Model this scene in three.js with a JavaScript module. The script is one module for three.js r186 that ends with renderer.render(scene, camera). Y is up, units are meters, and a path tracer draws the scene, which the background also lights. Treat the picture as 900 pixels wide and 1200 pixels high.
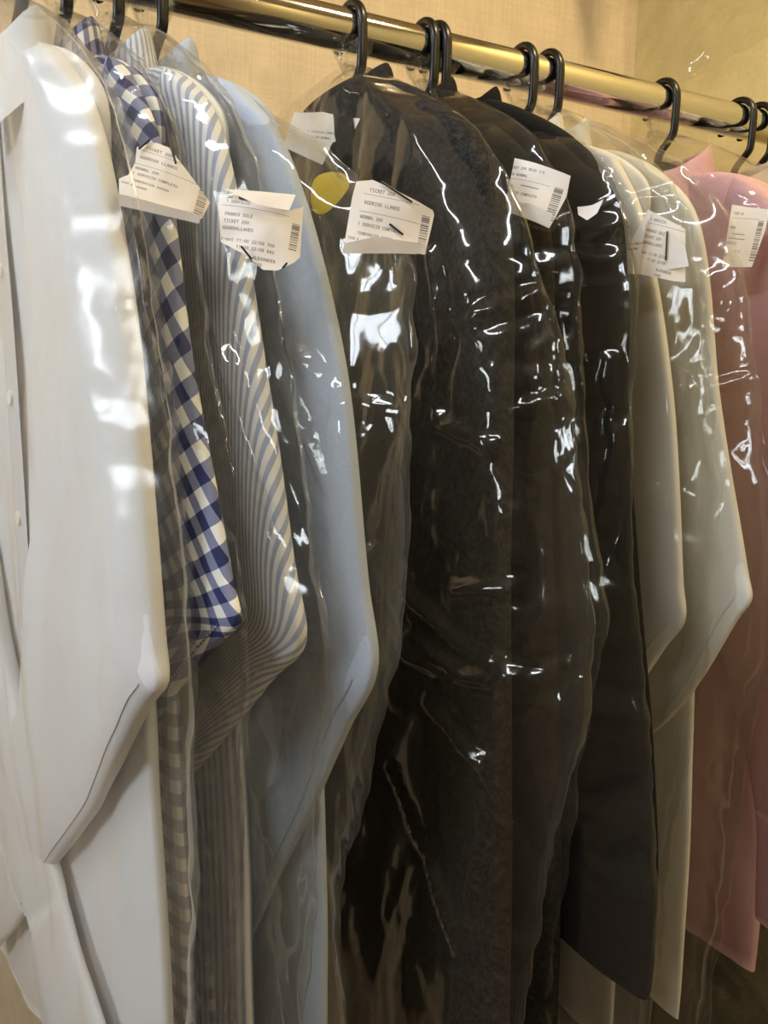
import * as THREE from 'three';
import { ImprovedNoise } from 'three/addons/math/ImprovedNoise.js';
import { RectAreaLightUniformsLib } from 'three/addons/lights/RectAreaLightUniformsLib.js';
import { mergeGeometries } from 'three/addons/utils/BufferGeometryUtils.js';
import { RoundedBoxGeometry } from 'three/addons/geometries/RoundedBoxGeometry.js';

// ------------------------------------------------------------------ camera, lights, exposure
const scene = new THREE.Scene();
scene.background = new THREE.Color(0x000000);
const D2R = Math.PI / 180;
const camera = new THREE.PerspectiveCamera(64.55, 0.75, 0.02, 20);
camera.position.set(-0.3355, 1.4456, 0.7013);
camera.rotation.set(-9 * D2R, -27 * D2R, 1 * D2R, 'YXZ');
const renderer = new THREE.WebGLRenderer({ antialias: true });
renderer.toneMapping = THREE.LinearToneMapping;
renderer.toneMappingExposure = 0.95;
renderer.shadowMap.enabled = true;
RectAreaLightUniformsLib.init();
const CEIL = 2.62;
const LIGHTS = [ // ceiling fittings: x, z, width (x), depth (z), colour, intensity
  ['cool', -0.95, 0.40, 0.08, 1.1, [0.93, 0.96, 1.0], 48],
  ['cool', -0.05, 2.1, 1.1, 0.10, [1.0, 0.87, 0.66], 44],  // unseen warm fill batten, added for film highlights and the dim lower right
  ['warm', 0.36, 0.50, 0.14, 0.14, [1.0, 0.79, 0.45], 175],
];
const WINDOW = { z: 0.45, y: 1.92, w: 0.5, h: 0.7, color: [0.84, 0.92, 1.0], intensity: 20 };   // daylight along the rail, from the left

// ------------------------------------------------------------------ helpers
const noiser = new ImprovedNoise();
const N = (x, y, z = 0) => noiser.noise(x + 31.7, y + 17.3, z + 5.1);
const fbm = (x, y, z = 0) => N(x, y, z) + 0.5 * N(x * 2.1, y * 2.1, z + 9) + 0.25 * N(x * 4.3, y * 4.3, z + 21);
let seed = 7;
const rnd = () => { seed = (seed * 16807) % 2147483647; return seed / 2147483647; };
const clamp = (v, a, b) => Math.min(b, Math.max(a, v));
const smooth = (a, b, v) => { const t = clamp((v - a) / (b - a), 0, 1); return t * t * (3 - 2 * t); };
const RAIL_Y = 1.75;
const used = {};
function numbered(name) { const k = used[name] = (used[name] ?? -1) + 1; return k ? `${name}_${String(k).padStart(3, '0')}` : name; }
function tag(o, label, category, group, kind) {
  if (label) o.userData.label = label;
  if (category) o.userData.category = category;
  if (group) o.userData.group = group;
  if (kind) o.userData.kind = kind;
  return o;
}
function mesh(name, geometry, material, parent = scene) {
  const m = new THREE.Mesh(geometry, material);
  m.name = parent === scene ? numbered(name) : name;
  m.castShadow = m.receiveShadow = true;
  parent.add(m);
  return m;
}
function thing(name, label, category, [x, y, z] = [0, 0, 0], turn = 0, group) {
  const o = new THREE.Group(); o.name = numbered(name); scene.add(o);
  o.position.set(x, y, z); o.rotation.y = turn;
  return tag(o, label, category, group);
}
function struct(name, geometry, material, label) {
  const m = mesh(name, geometry, material);
  return tag(m, label, name.split('_')[0], null, 'structure');
}
function box(w, h, d, x, y, z) {
  const g = new THREE.BoxGeometry(w, h, d); g.translate(x, y, z);
  const p = g.attributes.position, n = g.attributes.normal, uv = g.attributes.uv;   // uv in metres
  for (let i = 0; i < p.count; i++) {
    const ax = Math.abs(n.getX(i)) > 0.5 ? [p.getZ(i), p.getY(i)] : Math.abs(n.getY(i)) > 0.5 ? [p.getX(i), p.getZ(i)] : [p.getX(i), p.getY(i)];
    uv.setXY(i, ax[0], ax[1]);
  }
  return g;
}
function curve2(points) {
  const c = new THREE.CatmullRomCurve3(points.map(([z, y]) => new THREE.Vector3(0, y, z)), false, 'centripetal');
  return (t) => c.getPoint(t);
}
// A closed cloth shell between two edge curves in the garment's (z, y) plane: rounded at both edges, with folds.
function shell({ a, b, rows = 90, cols = 72, half, off = 0, pow = 0.75, shift = () => 0, puff = () => 0, uvOf, t0 = 0, t1 = 1, cap = 0.5 }) {
  const A = curve2(a), B = curve2(b), pos = [], uv = [], idx = [];
  let v = 0, last = null;
  for (let i = 0; i <= rows; i++) {
    const t = t0 + (t1 - t0) * i / rows, p = A(t), q = B(t), mid = p.clone().add(q).multiplyScalar(0.5);
    if (last) v += mid.distanceTo(last); last = mid;
    const w = p.distanceTo(q);
    const end = Math.min(1, cap + (1 - cap) * Math.sqrt(Math.min(1, Math.min(i, rows - i) / (rows * 0.04))));
    const ring = [];
    let acc = 0;
    for (let j = 0; j <= cols; j++) {
      const th = (j / cols) * Math.PI * 2, s = (1 - Math.cos(th)) / 2, side = Math.sin(th) >= 0 ? -1 : 1;
      const z = p.z + (q.z - p.z) * s, y = p.y + (q.y - p.y) * s;
      const h = (typeof half === 'function' ? half(s, t) : half) * end;
      const x = off + side * h * Math.pow(Math.abs(Math.sin(th)), pow) + shift(z, y, s, t) + side * puff(z, y, s, t) * Math.abs(Math.sin(th));
      pos.push(x, y, z);
      const l = ring.length && ring[ring.length - 1];
      if (l) acc += Math.hypot(x - l[0], y - l[1], z - l[2]);
      ring.push([x, y, z, acc, s]);
    }
    const mid0 = ring[cols / 2][3];                                // measured from the outer edge
    for (const r of ring) { const U = r[3] - mid0; uv.push(...(uvOf ? uvOf(U, -v, r[4], t, w) : [U, -v])); }
  }
  const W = cols + 1;
  for (let i = 0; i < rows; i++) for (let j = 0; j < cols; j++) {
    const k = i * W + j; idx.push(k, k + 1, k + W, k + 1, k + W + 1, k + W);
  }
  for (const i of [0, rows]) {                                   // close the two ends
    const k = i * W;
    for (let j = 0; j < cols / 2; j++) { const p = k + j, q = k + j + 1, r = k + cols - j, s = k + cols - j - 1; idx.push(p, r, q, q, r, s); }
  }
  const g = new THREE.BufferGeometry();
  g.setAttribute('position', new THREE.Float32BufferAttribute(pos, 3));
  g.setAttribute('uv', new THREE.Float32BufferAttribute(uv, 2));
  g.setIndex(idx);
  g.computeVertexNormals();
  weldNormals(g, rows, cols);
  return g;
}
function weldNormals(g, rows, cols) {                            // the seam where the loop closes
  const n = g.attributes.normal, W = cols + 1;
  for (let i = 0; i <= rows; i++) {
    const p = i * W, q = i * W + cols, v = new THREE.Vector3(n.getX(p) + n.getX(q), n.getY(p) + n.getY(q), n.getZ(p) + n.getZ(q)).normalize();
    n.setXYZ(p, v.x, v.y, v.z); n.setXYZ(q, v.x, v.y, v.z);
  }
}
// a tube with an elliptic section along points [x, y, z]
function bar(points, rx, rz, seg = 40, rad = 10, closed = false) {
  const c = new THREE.CatmullRomCurve3(points.map((p) => new THREE.Vector3(...p)), closed, 'centripetal');
  const g = new THREE.TubeGeometry(c, seg, 1, rad, closed), P = g.attributes.position, nrm = g.attributes.normal;
  for (let i = 0; i <= seg; i++) {
    const o = c.getPointAt(i / seg);
    for (let j = 0; j <= rad; j++) {
      const k = i * (rad + 1) + j;
      P.setXYZ(k, o.x + nrm.getX(k) * rx, o.y + nrm.getY(k) * rz, o.z + nrm.getZ(k) * rz);
    }
  }
  g.computeVertexNormals();
  return g;
}

// ------------------------------------------------------------------ textures
function dataTex(w, h, fn, srgb) {
  const d = new Uint8Array(w * h * 4);
  for (let y = 0; y < h; y++) for (let x = 0; x < w; x++) {
    const c = fn(x, y), k = (y * w + x) * 4;
    d[k] = c[0]; d[k + 1] = c[1]; d[k + 2] = c[2]; d[k + 3] = 255;
  }
  const t = new THREE.DataTexture(d, w, h, THREE.RGBAFormat);
  t.wrapS = t.wrapT = THREE.RepeatWrapping; t.magFilter = THREE.LinearFilter; t.minFilter = THREE.LinearMipmapLinearFilter; t.generateMipmaps = true;
  if (srgb) t.colorSpace = THREE.SRGBColorSpace;
  t.needsUpdate = true;
  return t;
}
const every = (t, m) => { const c = t.clone(); c.repeat.set(1 / m, 1 / m); c.needsUpdate = true; return c; };
const tile = (x, n, f, z) => {                                   // noise that repeats after n pixels
  const a = (x[0] / n) * 2 * Math.PI, b = (x[1] / n) * 2 * Math.PI;
  return N(Math.cos(a) * f + z, Math.sin(a) * f + Math.cos(b) * f, Math.sin(b) * f + z * 1.7);
};
const hash = (x, y) => { const s = Math.sin(x * 127.1 + y * 311.7) * 43758.5453; return s - Math.floor(s); };
const weave = dataTex(256, 256, (x, y) => {
  const v = 128 + 38 * (Math.sin(x * Math.PI / 2) * 0.5 + Math.sin(y * Math.PI / 2) * 0.5) + 60 * (hash(x, Math.floor(y / 3)) - 0.5) + 50 * (hash(Math.floor(x / 3), y + 90) - 0.5);
  return [v, v, v];
});
const lerp3 = (a, b, t) => a.map((v, i) => v + (b[i] - v) * t);
const gingham = dataTex(256, 256, (x, y) => {
  const d = 12 * (hash(x, y) - 0.5), A = x % 128 < 64, B = y % 128 < 64;
  const thread = (x + y) % 4 < 2;
  const c = A && B ? [38, 46, 94] : A || B ? (thread ? [104, 112, 152] : [136, 142, 170]) : [226, 228, 226];
  return c.map((v) => clamp(v + d, 0, 255));
}, true);
const stripes = dataTex(256, 64, (x, y) => {
  const k = (x % 64) / 64, e = smooth(0.0, 0.08, k) * (1 - smooth(0.46, 0.54, k)), d = 10 * (hash(x, y) - 0.5);
  return lerp3([222, 224, 226], [160, 171, 198], e).map((v) => v + d);
}, true);
const oxford = dataTex(128, 128, (x, y) => {
  const d = 16 * (hash(x, y) - 0.5) + (((x >> 1) + (y >> 1)) % 2 ? 5 : -5);
  return [170 + d, 182 + d, 203 + d];
}, true);
const woolTex = (r, g, b, amp) => dataTex(256, 256, (x, y) => {
  const d = amp * (hash(x, y) - 0.5) + amp * 0.8 * (hash(x >> 1, y >> 2) - 0.5) + ((x + y) % 6 < 3 ? amp * 0.14 : -amp * 0.14) + amp * 0.8 * tile([x, y], 256, 5, 2);
  return [clamp(r + d, 0, 255), clamp(g + d, 0, 255), clamp(b + d * 0.9, 0, 255)];
}, true);
const wallpaper = dataTex(512, 512, (x, y) => {
  const d = 9 * tile([x, y], 512, 2.2, 4) + 7 * (hash(x >> 1, y >> 5) - 0.5) + 6 * (hash(x >> 5, y >> 1) - 0.5) + 6 * (hash(x, y) - 0.5);
  return [222 + d, 203 + d, 170 + d * 0.9];
}, true);
const plaster = dataTex(512, 512, (x, y) => {
  const d = 10 * tile([x, y], 512, 2.6, 8) + 6 * (hash(x, y) - 0.5) + 5 * (hash(x >> 2, y >> 2) - 0.5);
  return [214 + d, 195 + d, 136 + d * 0.9];
}, true);
const wood = dataTex(512, 256, (x, y) => {
  const g = Math.sin((y / 256) * 40 + 5 * tile([x, y], 512, 1.2, 3)) * 10 + 8 * (hash(x >> 4, y) - 0.5);
  return [96 + g, 68 + g * 0.8, 44 + g * 0.6];
}, true);

function printed(w, h, draw) {                                   // flat print on a paper ticket
  const c = document.createElement('canvas'); c.width = w; c.height = h;
  const g = c.getContext('2d');
  g.fillStyle = '#f2eeea'; g.fillRect(0, 0, w, h);
  g.fillStyle = '#6b696e';
  draw(g, w, h);
  const t = new THREE.CanvasTexture(c); t.colorSpace = THREE.SRGBColorSpace; t.anisotropy = 8;
  return t;
}
function barcode(g, x, y, w, h) {                                // bars across, stacked downwards
  let k = y, i = 3;
  while (k < y + h) { const t = 2 + Math.floor(hash(i, 7) * 7); g.fillRect(x, k, w, t); k += t + 2 + Math.floor(hash(i++, 3) * 7); }
}
const ticketA = printed(512, 400, (g) => {
  g.font = 'bold 25px monospace'; g.fillText('TICKET 200', 110, 62); g.fillText('RODRIGO LLANOS', 90, 130);
  g.fillRect(80, 76, 330, 2); g.fillRect(70, 168, 360, 2);
  g.font = 'bold 22px monospace'; g.fillText('NORMAL 200', 80, 204); g.fillText('1 SERVICIO COMPLETO', 72, 242);
  g.font = 'bold 19px monospace'; g.fillText('TERMINACION 200000', 80, 288); g.fillText('C LAVADO', 80, 326); g.fillText('1500 1', 26, 320);
  barcode(g, 440, 120, 50, 230);
});
const ticketB = printed(512, 400, (g) => {
  g.font = 'bold 22px monospace'; g.fillText('1 SERVICIO', 60, 60); g.fillRect(40, 76, 380, 2);
  g.font = 'bold 24px monospace'; g.fillText('FRANCO SOLE', 60, 130); g.fillText('TICKET 200', 60, 168); g.fillText('GUARDALLAVES', 60, 206);
  g.fillText('F/ent 11:00 22/08 700', 60, 268); g.fillText('11:00 22/08 842', 150, 304);
  g.fillText('ALEXANDER', 250, 352); g.fillText('1500', 250, 386);
  barcode(g, 440, 110, 44, 150);
});
const ticketC = printed(512, 400, (g) => {
  g.font = 'bold 24px monospace'; g.fillText('TICKET 200 ROJO 1/5', 50, 70); g.fillText('1500 NORMAL', 60, 116); g.fillRect(50, 136, 340, 2);
  g.fillRect(190, 170, 130, 5); g.fillText('NORMAL', 56, 196); g.fillText('1 SERVICIO COMPLETO', 50, 236); g.fillText('T/P 20 000', 50, 290);
  barcode(g, 420, 130, 60, 220);
});
const ticketD = printed(512, 400, (g) => {
  g.font = 'bold 22px monospace'; g.fillText('TICKET 200', 60, 60); g.fillRect(50, 80, 360, 2); g.fillText('NORMAL', 60, 150); g.fillText('SERVICIO 1', 60, 250); g.fillText('100', 60, 330); g.fillText('17 15', 190, 300);
  g.fillRect(110, 180, 150, 4); g.fillRect(70, 210, 210, 4);
  barcode(g, 400, 90, 70, 260);
});
const ticketE = printed(512, 400, (g) => { g.font = 'bold 19px monospace'; g.fillText('1 SERVICIO COMPLETO', 130, 150); g.fillText('11:00 NORMAL', 160, 186); });

// ------------------------------------------------------------------ materials
const std = (o) => new THREE.MeshStandardMaterial({ side: THREE.DoubleSide, ...o });
const phy = (o) => new THREE.MeshPhysicalMaterial({ side: THREE.DoubleSide, ...o });
const cloth = (o, bump = 0.0003) => phy({ roughness: 0.9, sheen: 0.25, sheenRoughness: 0.6, bumpMap: every(weave, 0.045), bumpScale: bump, ...o });
const M = {
  wallBack: std({ map: every(wallpaper, 0.6), roughness: 0.85, bumpMap: every(weave, 0.16), bumpScale: 0.0004 }),
  wallRight: std({ map: every(plaster, 0.7), roughness: 0.8 }),
  wallPlain: std({ color: 0x8f8064, roughness: 0.9 }),
  ceiling: std({ color: 0xb5aa94, roughness: 0.9 }),
  floor: std({ map: every(wood, 0.5), roughness: 0.5 }),
  chrome: std({ color: 0xd9d5cc, metalness: 1, roughness: 0.09 }),
  hanger: std({ color: 0x0b0b0c, roughness: 0.32 }),
  white: cloth({ color: 0xd2d4d8 }),
  whiteB: cloth({ color: 0xdcdbd6 }),
  gingham: cloth({ map: every(gingham, 0.036) }),
  stripes: cloth({ map: every(stripes, 0.036) }),
  oxford: cloth({ map: every(oxford, 0.05) }),
  pink: cloth({ color: 0xcfa5b2 }),
  greige: cloth({ color: 0xbfb2a6 }),
  charcoal: cloth({ map: every(woolTex(40, 39, 38, 24), 0.12), sheen: 0, specularIntensity: 0.4 }, 0.0006),
  black: cloth({ map: every(woolTex(29, 27, 23, 22), 0.1), sheen: 0, specularIntensity: 0.4 }, 0.0006),
  jet: cloth({ map: every(woolTex(18, 17, 17, 10), 0.1), sheen: 0, specularIntensity: 0.4 }, 0.0004),
  button: std({ color: 0xe9e4da, roughness: 0.35 }),
  buttonGold: std({ color: 0xb99a6a, roughness: 0.35 }),
  film: phy({ color: 0xf9f9f7, transmission: 0.992, thickness: 0, roughness: 0.085, ior: 1.5 }),
  filmSoft: phy({ color: 0xf9f9f7, transmission: 0.99, thickness: 0, roughness: 0.24, ior: 1.45 }),
  paper: std({ color: 0xefebe7, roughness: 0.8 }),
  staple: std({ color: 0x3a3a3c, metalness: 0.8, roughness: 0.35 }),
  yellow: std({ color: 0xe2c514, roughness: 0.55 }),
  thread: std({ color: 0xd8d5cf, roughness: 0.9 }),
  sack: cloth({ map: every(woolTex(48, 44, 30, 18), 0.15) }, 0.0006),
  shelf: std({ color: 0xb79d74, roughness: 0.6 }),
  bench: std({ map: every(wood, 0.6), roughness: 0.6 }),
  fitting: std({ color: 0xe6e6e6, roughness: 0.5 }),
};

// ------------------------------------------------------------------ the room
const X0 = -1.9, X1 = 0.63, Z0 = -0.35, Z1 = 2.5, T = 0.1;
struct('wall_back', box(X1 - X0 + 2 * T, CEIL, T, (X0 + X1) / 2, CEIL / 2, Z0 - T / 2), M.wallBack, 'beige woven-look wallpapered wall behind the clothes rail');
struct('wall_right', box(T, CEIL, Z1 - Z0, X1 + T / 2, CEIL / 2, (Z0 + Z1) / 2), M.wallRight, 'yellowish plain wall at the far end of the rail');
struct('wall_front', box(X1 - X0 + 2 * T, CEIL, T, (X0 + X1) / 2, CEIL / 2, Z1 + T / 2), M.wallPlain, 'plain wall facing the clothes rail');
{
  const { z, y, w, h, color, intensity } = WINDOW, za = z - w / 2, zb = z + w / 2, ya = y - h / 2, yb = y + h / 2, xc = X0 - T / 2;
  struct('wall_left', mergeGeometries([box(T, CEIL, za - Z0, xc, CEIL / 2, (za + Z0) / 2), box(T, CEIL, Z1 - zb, xc, CEIL / 2, (zb + Z1) / 2), box(T, ya, w, xc, ya / 2, z), box(T, CEIL - yb, w, xc, (CEIL + yb) / 2, z)]), M.wallPlain, 'plain wall with a window at the near end of the rail');
  const win = tag(new THREE.Group(), 'frosted daylit window in the wall at the near end of the rail', 'window', null, 'structure');
  win.name = 'window_1'; win.position.set(X0, y, z); scene.add(win);
  const col = new THREE.Color().setRGB(...color);
  const fr = [box(0.05, 0.04, w, -0.04, h / 2 - 0.02, 0), box(0.05, 0.04, w, -0.04, -h / 2 + 0.02, 0), box(0.05, h, 0.04, -0.04, 0, -w / 2 + 0.02), box(0.05, h, 0.04, -0.04, 0, w / 2 - 0.02), box(0.05, h, 0.03, -0.04, 0, 0)];
  mesh('window_frame', mergeGeometries(fr), M.fitting, win);
  for (const s of [-1, 1]) {
    mesh('window_pane', box(0.006, h - 0.08, w / 2 - 0.055, -0.04, 0, s * (w / 4 - 0.0125)), std({ color: 0xffffff, emissive: col, emissiveIntensity: 4, roughness: 0.7 }), win);
    const r = new THREE.RectAreaLight(col, intensity, w / 2 - 0.06, h - 0.09);
    r.position.set(X0 - 0.032, y, z + s * (w / 4 - 0.0125)); r.rotation.y = -Math.PI / 2;   // shines into the room
    scene.add(r);
  }
}
struct('floor', box(X1 - X0 + 2 * T, T, Z1 - Z0 + 2 * T, (X0 + X1) / 2, -T / 2, (Z0 + Z1) / 2), M.floor, 'brown wooden floor under the hanging clothes');
struct('ceiling', box(X1 - X0 + 2 * T, T, Z1 - Z0 + 2 * T, (X0 + X1) / 2, CEIL + T / 2, (Z0 + Z1) / 2), M.ceiling, 'off-white flat ceiling above the clothes rail');

for (const [kind, x, z, w, d, c, I] of LIGHTS) {
  const col = new THREE.Color().setRGB(...c);
  const L = thing('ceiling_light', kind === 'cool' ? (w > d ? 'added warm white fill batten running across the ceiling' : 'cool white batten light running along the ceiling') : 'small square warm ceiling light near the end wall', 'light', [x, CEIL, z]);
  mesh('housing', box(w + 0.03, 0.03, d + 0.03, 0, -0.0155, 0), M.fitting, L);
  mesh('diffuser', box(w, 0.006, d, 0, -0.034, 0), std({ color: 0xffffff, emissive: col, emissiveIntensity: 6, roughness: 0.6 }), L);
  const r = new THREE.RectAreaLight(col, I, w, d);
  r.position.set(x, CEIL - 0.041, z); r.rotation.x = -Math.PI / 2;
  scene.add(r);
}

// shelf above the rail, out of the frame: it shades the top of the back wall
{
  const t = thing('shelf', 'wooden shelf on the back wall above the rail', 'shelf', [0, 2.2, 0]);
  mesh('board', box(1.7, 0.025, 0.22, X1 - 0.852, 0, Z0 + 0.112), M.shelf, t);
  for (const x of [-0.9, -0.15, 0.5]) mesh('bracket', box(0.02, 0.10, 0.2, x, -0.063, Z0 + 0.102), M.fitting, t);
}

// chrome rail
{
  const R = 0.0175, L = X1 - X0;
  const g = new THREE.CylinderGeometry(R, R, L - 0.002, 64, 1, false); g.rotateZ(Math.PI / 2); g.translate((X0 + X1) / 2, 0, 0);
  const t = thing('clothes_rail', 'polished chrome clothes rail crossing the top of the photo', 'rail', [0, RAIL_Y, 0]);
  mesh('tube', g, M.chrome, t);
  for (const [x, s] of [[X0, 1], [X1, -1]]) {
    const f = new THREE.CylinderGeometry(0.034, 0.036, 0.008, 40); f.rotateZ(Math.PI / 2); f.translate(x + s * 0.0045, 0, 0);
    const c = new THREE.CylinderGeometry(0.022, 0.022, 0.02, 40); c.rotateZ(Math.PI / 2); c.translate(x + s * 0.018, 0, 0);
    mesh('flange', mergeGeometries([f, c]), M.chrome, t);
  }
}

// ------------------------------------------------------------------ hangers
function hanger(x, phi, label, s = 0.82) {
  const t = thing('clothes_hanger', label, 'hanger', [x, RAIL_Y, 0], phi * D2R, 'black hangers on the rail');
  const r = 0.0228;
  const pts = [];
  for (let a = 205; a >= 0; a -= 15) pts.push([0, r * Math.sin(a * D2R) - 0.0012, r * Math.cos(a * D2R)]);
  pts.push([0, -0.014, r], [0, -0.028, r - 0.0005], [0, -0.036, r - 0.002], [0, -0.044, r - 0.010], [0, -0.052, 0.004], [0, -0.062, 0]);
  mesh('hook', bar(pts, 0.0046, 0.0036, 90, 12), M.hanger, t);
  const arm = shell({
    a: [[-0.2, -0.158], [-0.17, -0.14], [-0.1, -0.098], [-0.03, -0.068], [0, -0.06], [0.03, -0.068], [0.1, -0.098], [0.17, -0.14], [0.2, -0.158]].map(([z, y]) => [z * s, y]),
    b: [[-0.2, -0.166], [-0.17, -0.158], [-0.1, -0.124], [-0.03, -0.096], [0, -0.09], [0.03, -0.096], [0.1, -0.124], [0.17, -0.158], [0.2, -0.166]].map(([z, y]) => [z * s, y]),
    rows: 40, cols: 16, half: 0.005,
  });
  mesh('arms', arm, M.hanger, t);
  return t;
}

// ------------------------------------------------------------------ garments
const mirror = (pts) => pts.map(([z, y]) => [-z, y]);
function collar(parent, mat, { rz = 0.058, rx = 0.018, stand = 0.032, leaf = 0.052, y = -0.082, point = 0.022, off = 0, gap = 0.3, drop = 0.02 }) {
  // a folded shirt collar: stand up, over, and the leaf down, open at the front (-x)
  const na = 72, np = 20, pos = [], uv = [], idx = [];
  for (let i = 0; i <= na; i++) {
    const a = (-1 + (2 * i) / na) * (Math.PI - gap);                // 0 is the back (+x)
    const front = smooth(0.35, 1, Math.abs(a) / (Math.PI - gap));
    const cx = Math.cos(a), cz = Math.sin(a);
    for (let j = 0; j <= np; j++) {
      const k = j / np, f = 0.42;
      const down = Math.max(0, (k - f) / (1 - f)), up = k < f ? k / f : 1;
      const yy = y + stand * up - (leaf + point * front) * Math.pow(down, 1.15) - drop * front;
      const out = 0.0035 * smooth(f - 0.06, f + 0.12, k) + 0.012 * down + 0.006 * front * down;
      const rxx = rx + out, rzz = rz + out;
      pos.push(off + cx * rxx + 0.0012 * N(a * 2, k * 2), yy, cz * rzz);
      uv.push(a * rz, k * (stand + leaf));
    }
  }
  const W = np + 1;
  for (let i = 0; i < na; i++) for (let j = 0; j < np; j++) { const k = i * W + j; idx.push(k, k + W, k + 1, k + 1, k + W, k + W + 1); }
  const g = new THREE.BufferGeometry();
  g.setAttribute('position', new THREE.Float32BufferAttribute(pos, 3)); g.setAttribute('uv', new THREE.Float32BufferAttribute(uv, 2)); g.setIndex(idx); g.computeVertexNormals();
  return mesh('collar', g, mat, parent);
}
// a pressed sleeve seen from the side: over the shoulder, out to the elbow, then folded back towards the middle of the shirt
function sleeveEdges({ tip = [0.192, -0.152], mid = [0.228, -0.30], elbow = [0.272, -0.462], low = [0.195, -0.57], end = [-0.005, -0.80], r = 0.03, inner = 0 }) {
  const to = (p, q, d) => { const l = Math.hypot(q[0] - p[0], q[1] - p[1]); return [p[0] + (q[0] - p[0]) * d / l, p[1] + (q[1] - p[1]) * d / l]; };
  const far = [(low[0] + end[0]) / 2, (low[1] + end[1]) / 2];
  return {
    b: [[0.155, -0.115], tip, mid, to(elbow, mid, r), elbow, to(elbow, low, r), low, far, end],
    a: [[0.135, -0.105], [0.10, -0.18], [0.085 + inner, -0.28], [0.08 + inner, -0.37], [0.07 + inner, -0.41], [0.055 + inner, -0.45], [low[0] - 0.125, low[1] + 0.06], [far[0] - 0.1, far[1] + 0.08], [end[0] - 0.085, end[1] + 0.09]],
  };
}
const SLEEVE = sleeveEdges({});
function shirt({ name = 'dress_shirt', x, phi, label, mat, group, bodyH = 0.010, bodyOff = 0, sleeveOff = -0.013, sleeveH = 0.0075, fold = 0.004, foldSeed = 0, sleeve = SLEEVE, hem = -0.92, bodyW = 0.205, uvOf, bodyUv, collarGap = 0.3, collarRx = 0.016, button = M.button, armhole = 1 }) {
  const t = thing(name, label, 'shirt', [x, RAIL_Y, 0], phi * D2R, group);
  const shift = (z, y) => fold * (fbm(z * 7 + foldSeed, y * 1.6, foldSeed) * smooth(-0.1, -0.3, y) * 1.2);
  const crease = (z, y) => 0.0022 * fold / 0.004 * (1 - Math.abs(N(z * 22 + y * 5 + foldSeed * 3, y * 4 - z * 3, foldSeed))) * smooth(-0.12, -0.25, y);
  mesh('body', shell({
    a: mirror([[0.045, -0.096], [0.09, -0.09], [0.165, -0.125], [0.185, -0.15], [0.165, -0.23], [0.165, -0.30], [bodyW - 0.025, -0.45], [bodyW - 0.005, -0.65], [bodyW, hem + 0.02]]),
    b: [[0.045, -0.096], [0.09, -0.09], [0.165, -0.125], [0.185, -0.15], [0.165, -0.23], [0.165, -0.30], [bodyW - 0.025, -0.45], [bodyW - 0.005, -0.65], [bodyW, hem]],
    rows: 120, cols: 90, off: bodyOff, half: bodyH, pow: 0.6, shift: (z, y) => shift(z, y) + crease(z, y) * 0.8, uvOf: bodyUv,
  }), mat, t);
  for (const s of [1, -1]) {
    const m = s > 0 ? (p) => p : mirror;
    const sm = mesh('sleeve', shell({
      a: m(sleeve.a), b: m(sleeve.b), rows: 120, cols: 72, off: sleeveOff, half: (k, q) => sleeveH * (1 - 0.35 * smooth(0.6, 1, q)), pow: 0.62,
      shift: (z, y, k, q) => shift(z, y) * 0.8 - 0.004 * smooth(0.5, 0.9, q), puff: (z, y) => crease(z, y), uvOf, t1: 0.9,
    }), mat, t);
    mesh('cuff', shell({ a: m(sleeve.a), b: m(sleeve.b), rows: 14, cols: 40, off: sleeveOff - 0.004, half: 0.0078, t0: 0.895, t1: 1, shift: (z, y) => shift(z, y) * 0.8, uvOf, cap: 0.8 }), mat, sm);
    // the double-stitched seam along the folded edge
    const B = curve2(m(sleeve.b)), A = curve2(m(sleeve.a)), line = [], k0 = 0.955, sn = 2 * Math.sqrt(k0 * (1 - k0));
    for (let k = 0; k <= 40; k++) {
      const q = 0.53 + 0.36 * k / 40, p = A(q).lerp(B(q), k0);
      line.push([sleeveOff - sleeveH * (1 - 0.35 * smooth(0.6, 1, q)) * Math.pow(sn, 0.62) + shift(p.z, p.y) * 0.8 - 0.004 * smooth(0.5, 0.9, q) - crease(p.z, p.y) * sn - 0.0002, p.y, p.z]);
    }
    mesh('seam', bar(line, 0.0005, 0.0006, 80, 6), mat, sm);
  }
  collar(t, mat, { rx: collarRx, off: bodyOff, gap: collarGap, drop: collarGap > 0.5 ? 0.03 : 0.02 });
  const pl = [];
  const fx = (y) => bodyOff - bodyH - 0.0012 + shift(0, y);
  for (let k = 0; k <= 24; k++) { const y = -0.10 - (k / 24) * (-hem - 0.14); pl.push([fx(y), y, 0]); }
  mesh('placket', bar(pl, 0.0012, 0.016, 60, 8), mat, t);
  for (let k = 0; k < 7; k++) {
    const y = -0.13 - k * 0.095, b = new THREE.CylinderGeometry(0.0055, 0.0055, 0.0022, 18); b.rotateZ(Math.PI / 2); b.translate(fx(y) - 0.0018, y, 0);
    mesh('button', b, button, t);
  }
  return t;
}
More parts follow.
